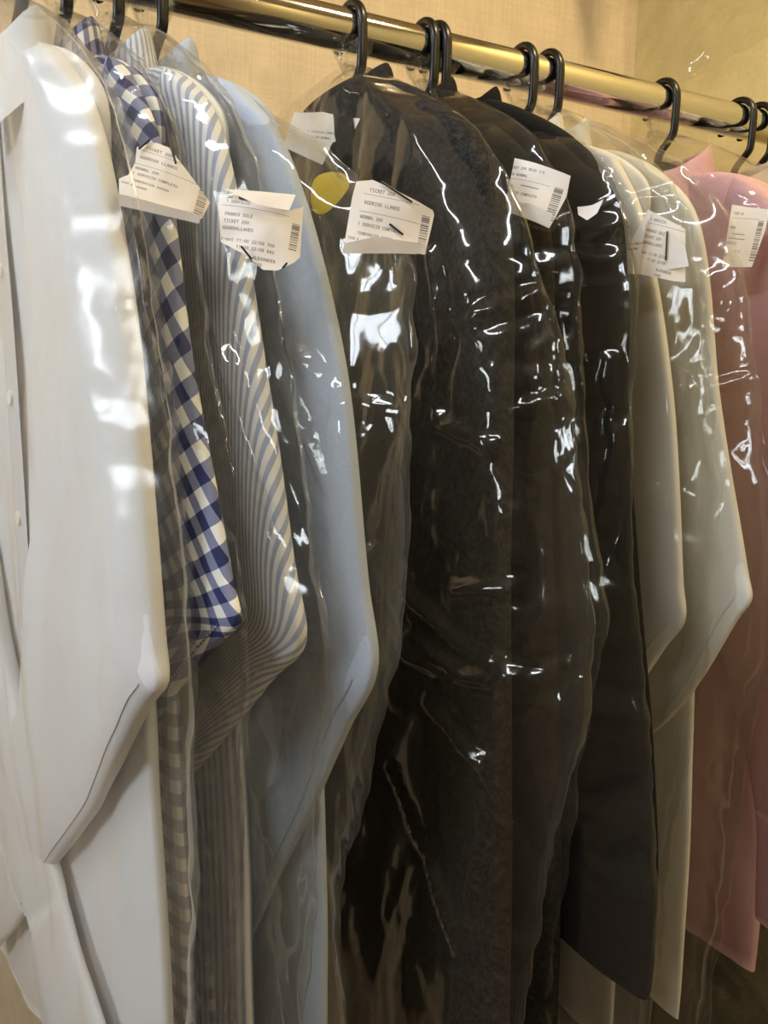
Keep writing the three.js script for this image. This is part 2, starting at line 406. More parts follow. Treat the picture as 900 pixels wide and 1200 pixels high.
function jacket({ name = 'suit_jacket', category = 'jacket', x, phi, label, mat, group, bodyH = 0.02, bodyOff = 0, sleeveOff = -0.01, sleeveH = 0.015, outer, inner, hem = -1.02, fold = 0.006, foldSeed = 0, bodyW = 0.2, back }) {
  const t = thing(name, label, category, [x, RAIL_Y, 0], phi * D2R, group);
  const shift = (z, y) => fold * fbm(z * 6 + foldSeed, y * 1.4, foldSeed) * smooth(-0.08, -0.3, y);
  const crease = (z, y) => 0.003 * (1 - Math.abs(N(z * 16 + y * 4 + foldSeed * 3, y * 3, foldSeed))) * smooth(-0.12, -0.3, y);
  const half = [[0.05, -0.05], [0.10, -0.072], [0.175, -0.115], [0.205, -0.145], [0.19, -0.23], [0.18, -0.32], [bodyW - 0.015, -0.45], [bodyW, -0.7], [bodyW + 0.01, hem]];
  mesh('body', shell({ a: mirror(back ?? half), b: half, rows: 110, cols: 90, off: bodyOff, half: bodyH, pow: 0.55, shift: (z, y) => shift(z, y) + crease(z, y) }), mat, t);
  for (const s of [1, -1]) {
    const m = s > 0 ? (p) => p : mirror;
    mesh('sleeve', shell({ a: m(inner), b: m(outer), rows: 100, cols: 64, off: sleeveOff, half: sleeveH, pow: 0.6, shift: (z, y) => shift(z, y) * 0.8, puff: (z, y) => crease(z, y) }), mat, t);
  }
  // lapels folded back on the front (-x) and the collar behind the neck
  for (const s of [1, -1]) {
    const sh = new THREE.Shape([[0.012, -0.075], [0.06, -0.09], [0.085, -0.16], [0.06, -0.175], [0.088, -0.2], [0.015, -0.42]].map(([z, y]) => new THREE.Vector2(z * s, y)));
    const g = new THREE.ExtrudeGeometry(sh, { depth: 0.003, bevelEnabled: true, bevelSize: 0.0015, bevelThickness: 0.0012, bevelSegments: 2 });
    g.rotateY(-Math.PI / 2); g.translate(bodyOff - bodyH - 0.001, 0, 0);
    const p = g.attributes.position; for (let i = 0; i < p.count; i++) p.setX(i, p.getX(i) + shift(p.getZ(i), p.getY(i)) - 0.004);
    g.computeVertexNormals();
    mesh('lapel', g, mat, t);
  }
  collar(t, mat, { rx: Math.max(0.018, bodyH), rz: 0.06, leaf: 0.05, y: -0.072, off: bodyOff });
  for (let k = 0; k < 3; k++) { const y = -0.42 - k * 0.11, b = new THREE.CylinderGeometry(0.009, 0.009, 0.004, 20); b.rotateZ(Math.PI / 2); b.translate(bodyOff - bodyH - 0.002 + shift(0.01, y), y, 0.01); mesh('button', b, M.hanger, t); }
  return t;
}

// ------------------------------------------------------------------ clear garment bags
function segDist(z, y, l) {
  let best = 9, at = 0;
  for (let i = 0; i + 1 < l.length; i++) {
    const [az, ay] = l[i], [bz, by] = l[i + 1], dz = bz - az, dy = by - ay;
    const k = clamp(((z - az) * dz + (y - ay) * dy) / (dz * dz + dy * dy), 0, 1), d = Math.hypot(z - az - k * dz, y - ay - k * dy);
    if (d < best) { best = d; at = (i + k) / (l.length - 1); }
  }
  return [best, at];
}
function bag({ x, phi, label, front, back, off = -0.005, half = 0.02, hs = 0, creases = [], patches = [], amp = 1, rows = 270, cols = 250, lines = 1, film = M.film }) {
  const t = thing('garment_bag', label, 'plastic bag', [x, RAIL_Y, 0], phi * D2R, 'clear garment bags on the rail');
  const A = curve2([...mirror(back ?? front)]), B = curve2(front);
  const pos = [], idx = [], uv = [];
  const disp = (z, y, side, s) => {
    const top = smooth(-0.03, -0.12, y), edge = Math.pow(4 * s * (1 - s), 0.35);
    let d = 0.004 * fbm(z * 7 + hs, y * 2.2 + side, hs);
    const w = 0.6 * N(z * 5, y * 5, hs + 3), fold = (f) => Math.abs(f) - 0.22;
    const m3 = 0.45 + 0.55 * smooth(-0.15, 0.4, N(z * 5, y * 4, hs + 17)), m4 = 0.18 + 0.82 * smooth(0.08, 0.45, N(z * 8 + hs * 3, y * 6, hs + 11));
    d += 0.009 * fold(N((z + 0.35 * y) * 12 + w + hs, (y - 0.3 * z) * 3.5, hs + side));
    d += 0.008 * fold(N((z - 0.5 * y) * 13 - w + hs * 2, (y + 0.4 * z) * 5, hs + 7 + side));
    d += m3 * 0.0055 * fold(N((z + 0.2 * y) * 28 + 2 * w, (y - 0.2 * z) * 13, hs + 13 + side));
    d += m4 * 0.0026 * fold(N(z * 66 + w, y * 50, hs + 2 + side)) + m4 * 0.0008 * N(z * 120, y * 100, hs);
    for (const [pz, py, pr, pa] of patches) {
      const f = Math.exp(-(((z - pz) / pr) ** 2 + ((y - py) / pr) ** 2));
      if (f > 0.02) d += 1.6 * pa * f * (1.4 * Math.pow(1 - Math.abs(N(z * 44 + y * 16, y * 34, hs + 4)), 2) + 0.8 * N(z * 110, y * 90, 3));
    }
    if (side < 0) for (const l of creases) {
      const [q, at] = segDist(z, y, l);
      if (q < 0.02) d += lines * 0.0072 * Math.exp(-((q / 0.0048) ** 2)) * (0.4 + 0.6 * Math.sin(at * Math.PI)) - lines * 0.0015 * Math.exp(-(((q - 0.009) / 0.004) ** 2));
    }
    return d * amp * (0.35 + 0.65 * edge) * (0.4 + 0.6 * top);
  };
  for (let i = 0; i <= rows; i++) {
    const q = i / rows, p = A(q), e = B(q);
    for (let j = 0; j <= cols; j++) {
      const jj = (j / cols) * 2, u = jj < 1 ? jj : 2 - jj;               // 0 back edge, 1 front edge
      const s = 1 - Math.pow(1 - Math.min(1, u), 1.55), side = jj < 1 ? -1 : 1;
      const zz = p.z + (e.z - p.z) * s, yy = p.y + (e.y - p.y) * s;
      const sh = Math.pow(Math.max(0, 4 * s * (1 - s)), 0.2) * (0.08 + 0.92 * smooth(0, 0.085, 1 - s));
      const h = half * sh * smooth(-0.012, -0.07, yy) + 0.0012 * Math.min(1, 20 * s * (1 - s));
      const wob = (0.006 * N(yy * 9 + hs, 4 + hs, s) + 0.007 * (Math.abs(N(yy * 24 + hs, 8 + hs, s)) - 0.2) + 0.003 * N(yy * 60, hs, s * 3)) * smooth(0.8, 1, s);
      pos.push(off * smooth(-0.02, -0.1, yy) + side * (h + disp(zz, yy, side, s)), yy, zz + wob);
      uv.push(zz, yy);
    }
  }
  const W = cols + 1;
  for (let i = 0; i < rows; i++) for (let j = 0; j < cols; j++) { const k = i * W + j; idx.push(k, k + 1, k + W, k + 1, k + W + 1, k + W); }
  const g = new THREE.BufferGeometry();
  g.setAttribute('position', new THREE.Float32BufferAttribute(pos, 3)); g.setAttribute('uv', new THREE.Float32BufferAttribute(uv, 2)); g.setIndex(idx); g.computeVertexNormals();
  weldNormals(g, rows, cols);
  mesh('film', g, film, t);
  // the ruffled gather round the hook
  const rp = [], ri = [], na = 90, nr = 8;
  for (let i = 0; i <= na; i++) for (let j = 0; j <= nr; j++) {
    const a = (i / na) * Math.PI * 2, k = j / nr, r = 0.010 + 0.010 * k + 0.004 * k * Math.sin(a * 13 + hs) + 0.003 * N(a * 3, k * 3, hs);
    rp.push(Math.cos(a) * r * 0.8, -0.034 + 0.022 * k + 0.006 * k * N(a * 2.2, hs), Math.sin(a) * r + 0.004);
  }
  for (let i = 0; i < na; i++) for (let j = 0; j < nr; j++) { const k = i * (nr + 1) + j; ri.push(k, k + nr + 1, k + 1, k + 1, k + nr + 1, k + nr + 2); }
  const rg = new THREE.BufferGeometry(); rg.setAttribute('position', new THREE.Float32BufferAttribute(rp, 3)); rg.setIndex(ri); rg.computeVertexNormals();
  mesh('gathered_top', rg, M.film, t);
  return t;
}
const BAGF = [[0.012, -0.030], [0.05, -0.048], [0.12, -0.082], [0.195, -0.128], [0.238, -0.18], [0.262, -0.27], [0.288, -0.37], [0.304, -0.46], [0.296, -0.56], [0.28, -0.75], [0.275, -1.08]];
const BAGB = [[0.012, -0.030], [0.05, -0.048], [0.12, -0.082], [0.195, -0.128], [0.225, -0.18], [0.235, -0.27], [0.245, -0.37], [0.25, -0.46], [0.25, -0.56], [0.25, -0.75], [0.25, -1.08]];

// ------------------------------------------------------------------ what hangs on the rail, from the left
// white shirt
hanger(-0.29, 12, 'black hanger holding the leftmost white shirt');
shirt({ x: -0.29, phi: 12, label: 'white shirt at the left edge with a stitched folded sleeve', mat: M.white, bodyH: 0.012, bodyOff: -0.006, sleeveOff: -0.022, sleeveH: 0.011, fold: 0.008, foldSeed: 1.3,
  sleeve: sleeveEdges({ tip: [0.21, -0.162], mid: [0.256, -0.285], elbow: [0.29, -0.462], low: [0.154, -0.603], end: [-0.13, -0.875], r: 0.02 }), bodyW: 0.24 });
bag({ x: -0.29, phi: 12, label: 'clear plastic bag over the leftmost white shirt', front: BAGF.map(([z, y]) => [z + 0.008 * smooth(-0.1, -0.3, y), y]), back: BAGB, off: -0.017, half: 0.03, hs: 2.1, amp: 0.6, film: M.filmSoft, patches: [[0.26, -0.3, 0.08, 0.0012]] });
// gingham shirt
hanger(-0.26, 11, 'black hanger holding the blue gingham shirt');
shirt({ x: -0.26, phi: 11, label: 'blue and white gingham checked shirt', mat: M.gingham, foldSeed: 4.1, sleeveOff: -0.011, uvOf: (u, v) => [u * 0.85 + v * 0.5, v * 0.85 - u * 0.5],
  sleeve: sleeveEdges({ tip: [0.205, -0.168], mid: [0.25, -0.306], elbow: [0.301, -0.43], low: [0.216, -0.50], end: [0.04, -0.68], r: 0.025 }) });
bag({ x: -0.26, phi: 11, label: 'clear plastic bag over the blue gingham shirt', front: BAGF, back: BAGB, hs: 4.4, off: -0.008, half: 0.018, creases: [[[0.195, -0.247], [0.217, -0.282], [0.227, -0.304], [0.26, -0.337]]], patches: [[0.2, -0.23, 0.04, 0.0012]] });
// striped shirt
hanger(-0.224, 12, 'black hanger holding the blue striped shirt');
shirt({ x: -0.224, phi: 12, label: 'light blue and white striped shirt beside the gingham shirt', mat: M.stripes, foldSeed: 7.7, sleeveH: 0.011, sleeveOff: -0.013, uvOf: (u, v, s) => [u - v * 0.7 * smooth(0.35, 1, s), v],
  sleeve: sleeveEdges({ tip: [0.196, -0.15], mid: [0.252, -0.305], elbow: [0.292, -0.45], low: [0.178, -0.56], end: [0.03, -0.70], r: 0.045 }) });
bag({ x: -0.224, phi: 12, label: 'clear plastic bag over the blue striped shirt', front: BAGF.map(([z, y]) => [z + 0.008 * smooth(-0.2, -0.4, y), y]), back: BAGB, hs: 6.2, off: -0.009, half: 0.021, creases: [[[0.159, -0.202], [0.226, -0.28], [0.245, -0.321], [0.275, -0.37], [0.291, -0.394]]], patches: [[0.24, -0.3, 0.03, 0.002], [0.12, -0.13, 0.05, 0.0016]] });
// plain light blue shirt
hanger(-0.192, 13, 'black hanger holding the plain light blue shirt');
shirt({ x: -0.192, phi: 13, label: 'plain light blue shirt between striped shirt and dark jackets', mat: M.oxford, foldSeed: 10.2, sleeveH: 0.010, sleeveOff: -0.012,
  sleeve: sleeveEdges({ tip: [0.207, -0.16], mid: [0.268, -0.29], elbow: [0.305, -0.468], low: [0.24, -0.59], end: [0.13, -0.79], r: 0.05, inner: 0.015 }), bodyW: 0.245 });
bag({ x: -0.192, phi: 13, label: 'wide clear plastic bag over the plain light blue shirt', front: [[0.012, -0.032], [0.06, -0.068], [0.113, -0.096], [0.194, -0.14], [0.27, -0.187], [0.318, -0.235], [0.325, -0.30], [0.327, -0.393], [0.311, -0.477], [0.29, -0.57], [0.265, -0.63], [0.285, -0.8], [0.29, -1.08]], back: [[0.012, -0.032], [0.05, -0.05], [0.12, -0.084], [0.16, -0.105], [0.195, -0.128], [0.225, -0.18], [0.235, -0.27], [0.245, -0.37], [0.25, -0.46], [0.25, -0.56], [0.25, -0.66], [0.25, -0.8], [0.25, -1.08]],
  off: -0.006, half: 0.021, hs: 8.8, creases: [[[0.22, -0.287], [0.248, -0.321], [0.28, -0.364]], [[0.237, -0.28], [0.277, -0.307]], [[0.283, -0.314], [0.32, -0.32], [0.349, -0.327]], [[0.307, -0.397], [0.3247, -0.447]], [[0.189, -0.284], [0.219, -0.343], [0.239, -0.406]]], patches: [[0.3, -0.33, 0.03, 0.003], [0.15, -0.11, 0.05, 0.0012]] });
// charcoal jacket
const D1 = {
  outer: [[0.15, -0.098], [0.205, -0.135], [0.24, -0.20], [0.252, -0.32], [0.254, -0.42], [0.262, -0.54], [0.27, -0.68], [0.275, -0.86]],
  inner: [[0.12, -0.10], [0.11, -0.17], [0.105, -0.25], [0.115, -0.34], [0.125, -0.44], [0.135, -0.55], [0.15, -0.69], [0.16, -0.865]] };
hanger(-0.02, 4, 'black hanger with the charcoal jacket, next to the bare stretch of rail');
jacket({ x: -0.02, phi: 4, label: 'charcoal grey jacket beside the plain light blue shirt', mat: M.charcoal, ...D1, bodyH: 0.022, bodyOff: -0.004, sleeveOff: -0.012, sleeveH: 0.017, foldSeed: 2.6 });
bag({ x: -0.02, phi: 4, label: 'crumpled clear plastic bag over the charcoal jacket', front: BAGF.map(([z, y]) => [z + 0.03 * smooth(-0.15, -0.3, y) - 0.02 * smooth(-0.5, -0.75, y), y]), back: [[0.012, -0.030], [0.05, -0.036], [0.115, -0.045], [0.165, -0.085], [0.21, -0.15], [0.235, -0.27], [0.245, -0.37], [0.25, -0.46], [0.25, -0.56], [0.25, -0.75], [0.25, -1.08]], off: -0.008, half: 0.040, hs: 12.3, amp: 1.15, lines: 1.25,
  creases: [[[0.208, -0.312], [0.218, -0.331], [0.27, -0.342]], [[0.282, -0.318], [0.298, -0.312], [0.322, -0.286]], [[0.191, -0.49], [0.256, -0.499], [0.309, -0.487]], [[0.134, -0.436], [0.212, -0.465], [0.274, -0.481], [0.309, -0.487]], [[0.125, -0.438], [0.195, -0.503], [0.23, -0.504]], [[0.243, -0.442], [0.262, -0.436], [0.293, -0.431]], [[0.206, -0.218], [0.224, -0.276], [0.211, -0.312]], [[0.247, -0.26], [0.293, -0.238]], [[0.215, -0.532], [0.278, -0.557], [0.3, -0.603]], [[0.157, -0.61], [0.221, -0.657], [0.268, -0.724]]],
  patches: [[0.02, -0.06, 0.05, 0.0015], [0.29, -0.30, 0.035, 0.003], [0.30, -0.38, 0.03, 0.002], [0.31, -0.48, 0.03, 0.003]] });
// black-brown jacket
const D2 = {
  outer: [[0.145, -0.105], [0.19, -0.14], [0.217, -0.20], [0.225, -0.30], [0.232, -0.42], [0.248, -0.55], [0.262, -0.68], [0.27, -0.86]],
  inner: [[0.12, -0.10], [0.10, -0.17], [0.095, -0.25], [0.10, -0.34], [0.105, -0.44], [0.12, -0.55], [0.14, -0.69], [0.15, -0.865]] };
hanger(0.053, 1, 'black hanger of the touching pair, the one nearer the light blue shirt');
jacket({ x: 0.053, phi: 1, label: 'brownish black wool jacket in the middle of the rail', mat: M.black, ...D2, bodyH: 0.012, bodyOff: -0.010, sleeveOff: -0.018, sleeveH: 0.012, foldSeed: 5.9 });
bag({ x: 0.053, phi: 1, label: 'clear plastic bag over the brownish black jacket', front: BAGF.map(([z, y]) => [z - 0.012 * smooth(-0.2, -0.4, y), y]), back: BAGB, off: -0.02, half: 0.030, hs: 15.1, amp: 1.3,
  creases: [[[0.02, -0.36], [0.08, -0.43], [0.16, -0.50], [0.22, -0.545]], [[0.0, -0.40], [0.06, -0.48], [0.10, -0.54]], [[0.10, -0.17], [0.15, -0.24], [0.19, -0.32]], [[0.057, -0.315], [0.071, -0.339], [0.144, -0.352]], [[0.16, -0.322], [0.183, -0.314], [0.228, -0.277]], [[0.033, -0.547], [0.124, -0.556], [0.198, -0.539], [0.251, -0.544]], [[0.136, -0.529], [0.209, -0.535], [0.277, -0.493]], [[0.106, -0.483], [0.133, -0.474], [0.176, -0.467]]],
  patches: [[0.225, -0.27, 0.035, 0.003], [0.23, -0.37, 0.03, 0.0026], [0.225, -0.47, 0.03, 0.0024], [0.22, -0.54, 0.03, 0.002]] });
// jet black jacket
const D3 = {
  outer: [[0.15, -0.105], [0.19, -0.132], [0.228, -0.172], [0.242, -0.225], [0.252, -0.332], [0.27, -0.43], [0.296, -0.56], [0.31, -0.66], [0.314, -0.752]],
  inner: [[0.12, -0.10], [0.10, -0.15], [0.10, -0.21], [0.11, -0.27], [0.12, -0.36], [0.14, -0.45], [0.165, -0.56], [0.185, -0.66], [0.195, -0.76]] };
hanger(0.066, 0, 'black hanger of the touching pair, the one nearer the pink shirt');
jacket({ x: 0.068, phi: 0, label: 'jet black jacket in front of the two white shirts', mat: M.jet, ...D3, bodyH: 0.014, bodyOff: 0.022, sleeveOff: 0.020, sleeveH: 0.016, foldSeed: 8.4 });
bag({ x: 0.068, phi: 0, label: 'glossy clear plastic bag over the jet black jacket', front: [[0.012, -0.030], [0.05, -0.06], [0.12, -0.098], [0.195, -0.125], [0.236, -0.165], [0.26, -0.225], [0.266, -0.33], [0.28, -0.43], [0.305, -0.56], [0.322, -0.68], [0.32, -1.08]], back: BAGB, off: 0.014, half: 0.040, hs: 18.7, amp: 1.3,
  creases: [[[0.248, -0.285], [0.261, -0.343], [0.258, -0.404]]], patches: [[0.25, -0.33, 0.04, 0.002], [0.27, -0.62, 0.05, 0.0015]] });
// two white shirts
const W1 = sleeveEdges({ tip: [0.19, -0.165], mid: [0.235, -0.30], elbow: [0.265, -0.482], low: [0.205, -0.582], end: [0.0, -0.82] });
const W2 = sleeveEdges({ tip: [0.215, -0.165], mid: [0.254, -0.31], elbow: [0.298, -0.46], low: [0.24, -0.57], end: [0.01, -0.82], r: 0.02 });
hanger(0.163, 0, 'black hanger holding the white shirt next to the black jackets');
shirt({ x: 0.163, phi: 0, label: 'white shirt next to the jet black jacket, under a pair of tickets', mat: M.whiteB, sleeve: W1, foldSeed: 3.3, bodyH: 0.009, group: null });
bag({ x: 0.163, phi: 0, label: 'clear plastic bag over the white shirt next to the black jackets', front: BAGF.map(([z, y]) => [z - 0.018 * smooth(-0.3, -0.45, y), y]), back: BAGB, hs: 21.4, off: -0.008, half: 0.023, creases: [[[0.08, -0.209], [0.104, -0.211], [0.146, -0.181], [0.16, -0.162]], [[0.208, -0.419], [0.223, -0.375], [0.259, -0.391]]], patches: [[0.16, -0.15, 0.04, 0.002], [0.22, -0.4, 0.03, 0.0015]] });
hanger(0.194, 0, 'black hanger holding the white shirt nearest the pink shirt');
shirt({ x: 0.194, phi: 0, label: 'white shirt nearest the pink shirt, its sleeve jutting furthest out', mat: M.whiteB, sleeve: W2, foldSeed: 6.6, bodyH: 0.009, bodyW: 0.25, hem: -0.86 });
bag({ x: 0.194, phi: 0, label: 'clear plastic bag over the white shirt nearest the pink shirt', front: BAGF.map(([z, y]) => [z + 0.012 * smooth(-0.1, -0.25, y), y]), back: BAGB, hs: 24.9, off: -0.006, half: 0.023, creases: [[[0.22, -0.287], [0.24, -0.31], [0.278, -0.294]]], patches: [[0.24, -0.24, 0.03, 0.003], [0.2, -0.6, 0.05, 0.002], [0.19, -0.75, 0.05, 0.0025]] });
// pink shirt
const PK = {
  a: [[0.135, -0.105], [0.115, -0.17], [0.105, -0.25], [0.11, -0.34], [0.125, -0.42], [0.145, -0.50], [0.18, -0.59], [0.215, -0.68], [0.228, -0.81]],
  b: [[0.155, -0.115], [0.20, -0.155], [0.225, -0.225], [0.25, -0.33], [0.275, -0.43], [0.295, -0.50], [0.305, -0.59], [0.308, -0.68], [0.308, -0.815]] };
hanger(0.349, 0, 'black hanger holding the pink shirt', 0.85);
shirt({ x: 0.349, phi: 0, label: 'pink shirt with open collar and buttoned cuff', mat: M.pink, sleeve: PK, foldSeed: 9.1, bodyH: 0.02, sleeveOff: -0.03, sleeveH: 0.013, fold: 0.008, collarRx: 0.040, collarGap: 0.75, hem: -0.9, button: M.buttonGold });
bag({ x: 0.349, phi: 0, label: 'clear plastic bag over the pink shirt', front: BAGF, back: BAGB, hs: 27.2, half: 0.05, off: -0.014, patches: [[0.14, -0.14, 0.05, 0.002]] });
// the two at the far end
hanger(0.467, 0, 'black hanger beside the pink shirt towards the end wall');
shirt({ x: 0.467, phi: 0, label: 'greyish beige shirt just past the pink shirt at the right edge', mat: M.greige, foldSeed: 11.3, bodyH: 0.01 });
hanger(0.499, 0, 'black hanger cut off by the right edge of the photo');
shirt({ x: 0.499, phi: 0, label: 'cream shirt at the far right end of the rail', mat: M.whiteB, foldSeed: 13.3, bodyH: 0.01 });

// ------------------------------------------------------------------ paper tickets
function sheet(poly, n, c, curl, uvBox, div = 4) {               // a bent paper sheet: outline in metres on the plane through c facing n
  const sh = new THREE.Shape(poly.map(([a, b]) => new THREE.Vector2(a, b)));
  let g = new THREE.ShapeGeometry(sh).toNonIndexed();
  let P = Array.from(g.attributes.position.array);
  for (let d = 0; d < div; d++) {
    const out = [];
    for (let i = 0; i < P.length; i += 9) {
      const [a, b, e] = [0, 3, 6].map((k) => [P[i + k], P[i + k + 1]]);
      const m = (p, q) => [(p[0] + q[0]) / 2, (p[1] + q[1]) / 2], ab = m(a, b), be = m(b, e), ea = m(e, a);
      for (const tri of [[a, ab, ea], [ab, b, be], [ea, be, e], [ab, be, ea]]) for (const p of tri) out.push(p[0], p[1], 0);
    }
    P = out;
  }
  const nn = new THREE.Vector3(...n).normalize(), up = new THREE.Vector3(0, 1, 0).addScaledVector(nn, -nn.y).normalize(), rt = new THREE.Vector3().crossVectors(up, nn);
  const pos = [], uv = [], nor = [];
  const H = (a, b) => curl[0] * a * a + curl[1] * b * b + curl[2] * a * b + 0.0008 * N(a * 60 + c[0] * 9, b * 60);
  for (let i = 0; i < P.length; i += 3) {
    const [a, b] = [P[i], P[i + 1]], h = H(a, b), e = 0.0005;
    const v = rt.clone().multiplyScalar(a).addScaledVector(up, b).addScaledVector(nn, h);
    pos.push(v.x, v.y, v.z);
    const q = nn.clone().addScaledVector(rt, -(H(a + e, b) - h) / e).addScaledVector(up, -(H(a, b + e) - h) / e).normalize();
    nor.push(q.x, q.y, q.z);
    const ca = Math.cos(uvBox[4] || 0), sa = Math.sin(uvBox[4] || 0), ra = a * ca + b * sa, rb = -a * sa + b * ca;
    uv.push((ra - uvBox[0]) / (uvBox[2] - uvBox[0]), (rb - uvBox[1]) / (uvBox[3] - uvBox[1]));
  }
  g = new THREE.BufferGeometry();
  g.setAttribute('position', new THREE.Float32BufferAttribute(pos, 3)); g.setAttribute('normal', new THREE.Float32BufferAttribute(nor, 3)); g.setAttribute('uv', new THREE.Float32BufferAttribute(uv, 2));
  return g;
}
function ticket(label, tex, c, n, p, { curl = [0, 0, 0], turn = 0, flaps = [], staples = [], mat }) {
  const t = thing('paper_ticket', label, 'ticket', c);
  const ca = Math.cos(turn), sa = Math.sin(turn), ra = p.map(([a, b]) => a * ca + b * sa), rb = p.map(([a, b]) => -a * sa + b * ca);
  mesh('sheet', sheet(p, n, c, curl, [Math.min(...ra) - 0.001, Math.min(...rb), Math.max(...ra), Math.max(...rb), turn]), mat ?? std({ map: tex, roughness: 0.8 }), t);
  for (const [fc, fn, fp, ftex] of flaps) {
    const g = sheet(fp, fn, fc, [0, 0, 0], [-0.02, -0.02, 0.02, 0.02, 0], 3); g.translate(fc[0] - c[0], fc[1] - c[1], fc[2] - c[2]);
    mesh('folded_flap', g, ftex ? std({ map: ftex, roughness: 0.8 }) : M.paper, t);
  }
  const nn = new THREE.Vector3(...n).normalize(), up = new THREE.Vector3(0, 1, 0).addScaledVector(nn, -nn.y).normalize(), rt = new THREE.Vector3().crossVectors(up, nn);
  for (const [a, b, rot, len] of staples) {
    const g = new THREE.CapsuleGeometry(0.0006, len, 4, 8); g.rotateZ(rot); g.applyMatrix4(new THREE.Matrix4().makeBasis(rt, up, nn));
    const v = rt.clone().multiplyScalar(a).addScaledVector(up, b).addScaledVector(nn, 0.0012); g.translate(v.x, v.y, v.z);
    mesh('staple', g, M.staple, t);
  }
  return t;
}
ticket('notched paper ticket folded at the bottom, on the gingham shirt', ticketA, [-0.2422, 1.5538, 0.241], [-0.264, 0.159, 0.951],
  [[-0.008, 0.0133], [0.0021, 0.0163], [0.0086, 0.0141], [0.0296, -0.0114], [0.025, -0.0208], [-0.0174, -0.0121], [-0.0173, -0.0035], [-0.0125, -0.0014], [-0.009, 0.0051]],
  { curl: [-6, 0, 4], turn: -0.26, flaps: [[[-0.2411, 1.5337, 0.2508], [-0.346, -0.297, 0.89], [[-0.0202, 0.007], [0.0214, -0.002], [0.0199, -0.0063], [-0.0204, 0.0011]]]], staples: [[-0.004, 0.0145, -0.8, 0.007], [0.011, 0.0095, 0.25, 0.008]] });
ticket('paper ticket with a cut lower edge, on the striped shirt', ticketB, [-0.1862, 1.5214, 0.2639], [-0.314, 0.105, 0.943],
  [[-0.0266, 0.0238], [0.0107, 0.0162], [0.0194, 0.0198], [0.0175, -0.0078], [0.0142, -0.0111], [0.005, -0.016], [-0.0028, -0.0159], [-0.011, -0.0089], [-0.0255, -0.0004]],
  { curl: [-9, 0, 0], turn: -0.16, flaps: [[[-0.1877, 1.5418, 0.2662], [-0.206, 0.309, 0.928], [[-0.0221, 0.0047], [0.016, 0.0039], [0.0119, -0.0054], [-0.0053, -0.0032]]]], staples: [[-0.0115, -0.0075, 0.7, 0.008], [0.009, -0.0135, -0.7, 0.003]] });
ticket('blank topped paper ticket high on the charcoal jacket, above the yellow sticker', ticketE, [-0.0576, 1.6483, 0.0343], [-0.843, 0.105, 0.527],
  [[-0.0305, 0.0239], [-0.0035, 0.0217], [0.0403, 0.0066], [0.0212, -0.0139], [0.0155, -0.0294], [-0.0385, -0.0047]], { curl: [5, 0, 0], turn: -0.2 });
ticket('creased paper ticket with barcode hanging by the charcoal jacket, lowest corner folded', ticketA, [-0.1366, 1.5308, 0.3102], [-0.316, 0.053, 0.947],
  [[-0.0166, 0.0176], [-0.0082, 0.0185], [0.0238, 0.0051], [0.0247, 0.003], [0.023, -0.0048], [0.02, -0.0176], [-0.0239, -0.0189], [-0.0226, -0.0128], [-0.0188, 0.0095]],
  { curl: [-4, 0, 3], turn: -0.16, flaps: [[[-0.1414, 1.5154, 0.3139], [-0.309, -0.206, 0.928], [[-0.0197, 0.0006], [-0.004, 0.0046], [0.0224, 0.0019], [0.0227, -0.0027], [-0.0208, -0.0044]]]], staples: [[0.004, 0.0125, 1.05, 0.018], [0.004, -0.0062, 0.95, 0.008]] });
ticket('paper ticket with curled right edge on the black jacket shoulder', ticketC, [0.019, 1.5776, 0.2221], [-0.713, 0.099, 0.694],
  [[-0.0141, 0.0256], [0.0252, 0.0109], [0.0232, -0.0027], [0.0129, -0.0239], [-0.0304, -0.0055], [-0.0183, -0.0044]],
  { curl: [-8, 0, 5], turn: -0.28, flaps: [[[0.0112, 1.5637, 0.2263], [-0.718, -0.191, 0.67], [[-0.0284, 0.009], [0.0024, 0.0051], [0.0187, -0.0023], [0.016, -0.0109], [-0.0093, -0.0008]]]], staples: [[-0.0145, -0.0065, 1.45, 0.014]] });
ticket('pair of overlapping paper tickets on the white shirt shoulder', ticketB, [0.1267, 1.5453, 0.2373], [-0.75, 0.05, 0.66],
  [[-0.0176, 0.0102], [-0.0111, 0.0314], [0.0162, 0.0159], [0.0189, -0.0219], [0.0099, -0.021], [-0.0171, -0.0146]],
  { curl: [-8, 0, 0], turn: -0.3, flaps: [[[0.1127, 1.546, 0.2244], [-0.862, 0.0, 0.507], [[-0.0124, -0.0116], [0.0007, 0.014], [0.0085, 0.029], [0.0046, -0.0163], [-0.0018, -0.0159]], ticketE], [[0.1336, 1.5449, 0.2466], [-0.847, 0.053, 0.529], [[-0.009, 0.0208], [0.0058, 0.0026], [0.0093, -0.0109], [-0.0063, -0.0125]]]], staples: [[0.004, 0.004, 0.02, 0.02]] });
ticket('paper ticket with barcode on the pink shirt at the right edge', ticketD, [0.2778, 1.5771, 0.1836], [-0.816, 0.048, 0.576],
  [[-0.0123, 0.0289], [0.0182, 0.0221], [0.0163, 0.0051], [0.0081, -0.0254], [-0.0163, -0.0242], [-0.0149, -0.0073]], { curl: [6, 0, 0], turn: -0.15 });
ticket('small curled white paper scrap at the tip of the black jacket shoulder', ticketE, [0.0469, 1.5642, 0.2501], [-0.8, 0, 0.6],
  [[-0.0081, 0.0024], [0.0016, 0.0033], [0.0094, 0.006], [0.0054, -0.0025], [-0.0013, -0.0065], [-0.0073, -0.0027]], { curl: [30, 0, 0], mat: M.paper });
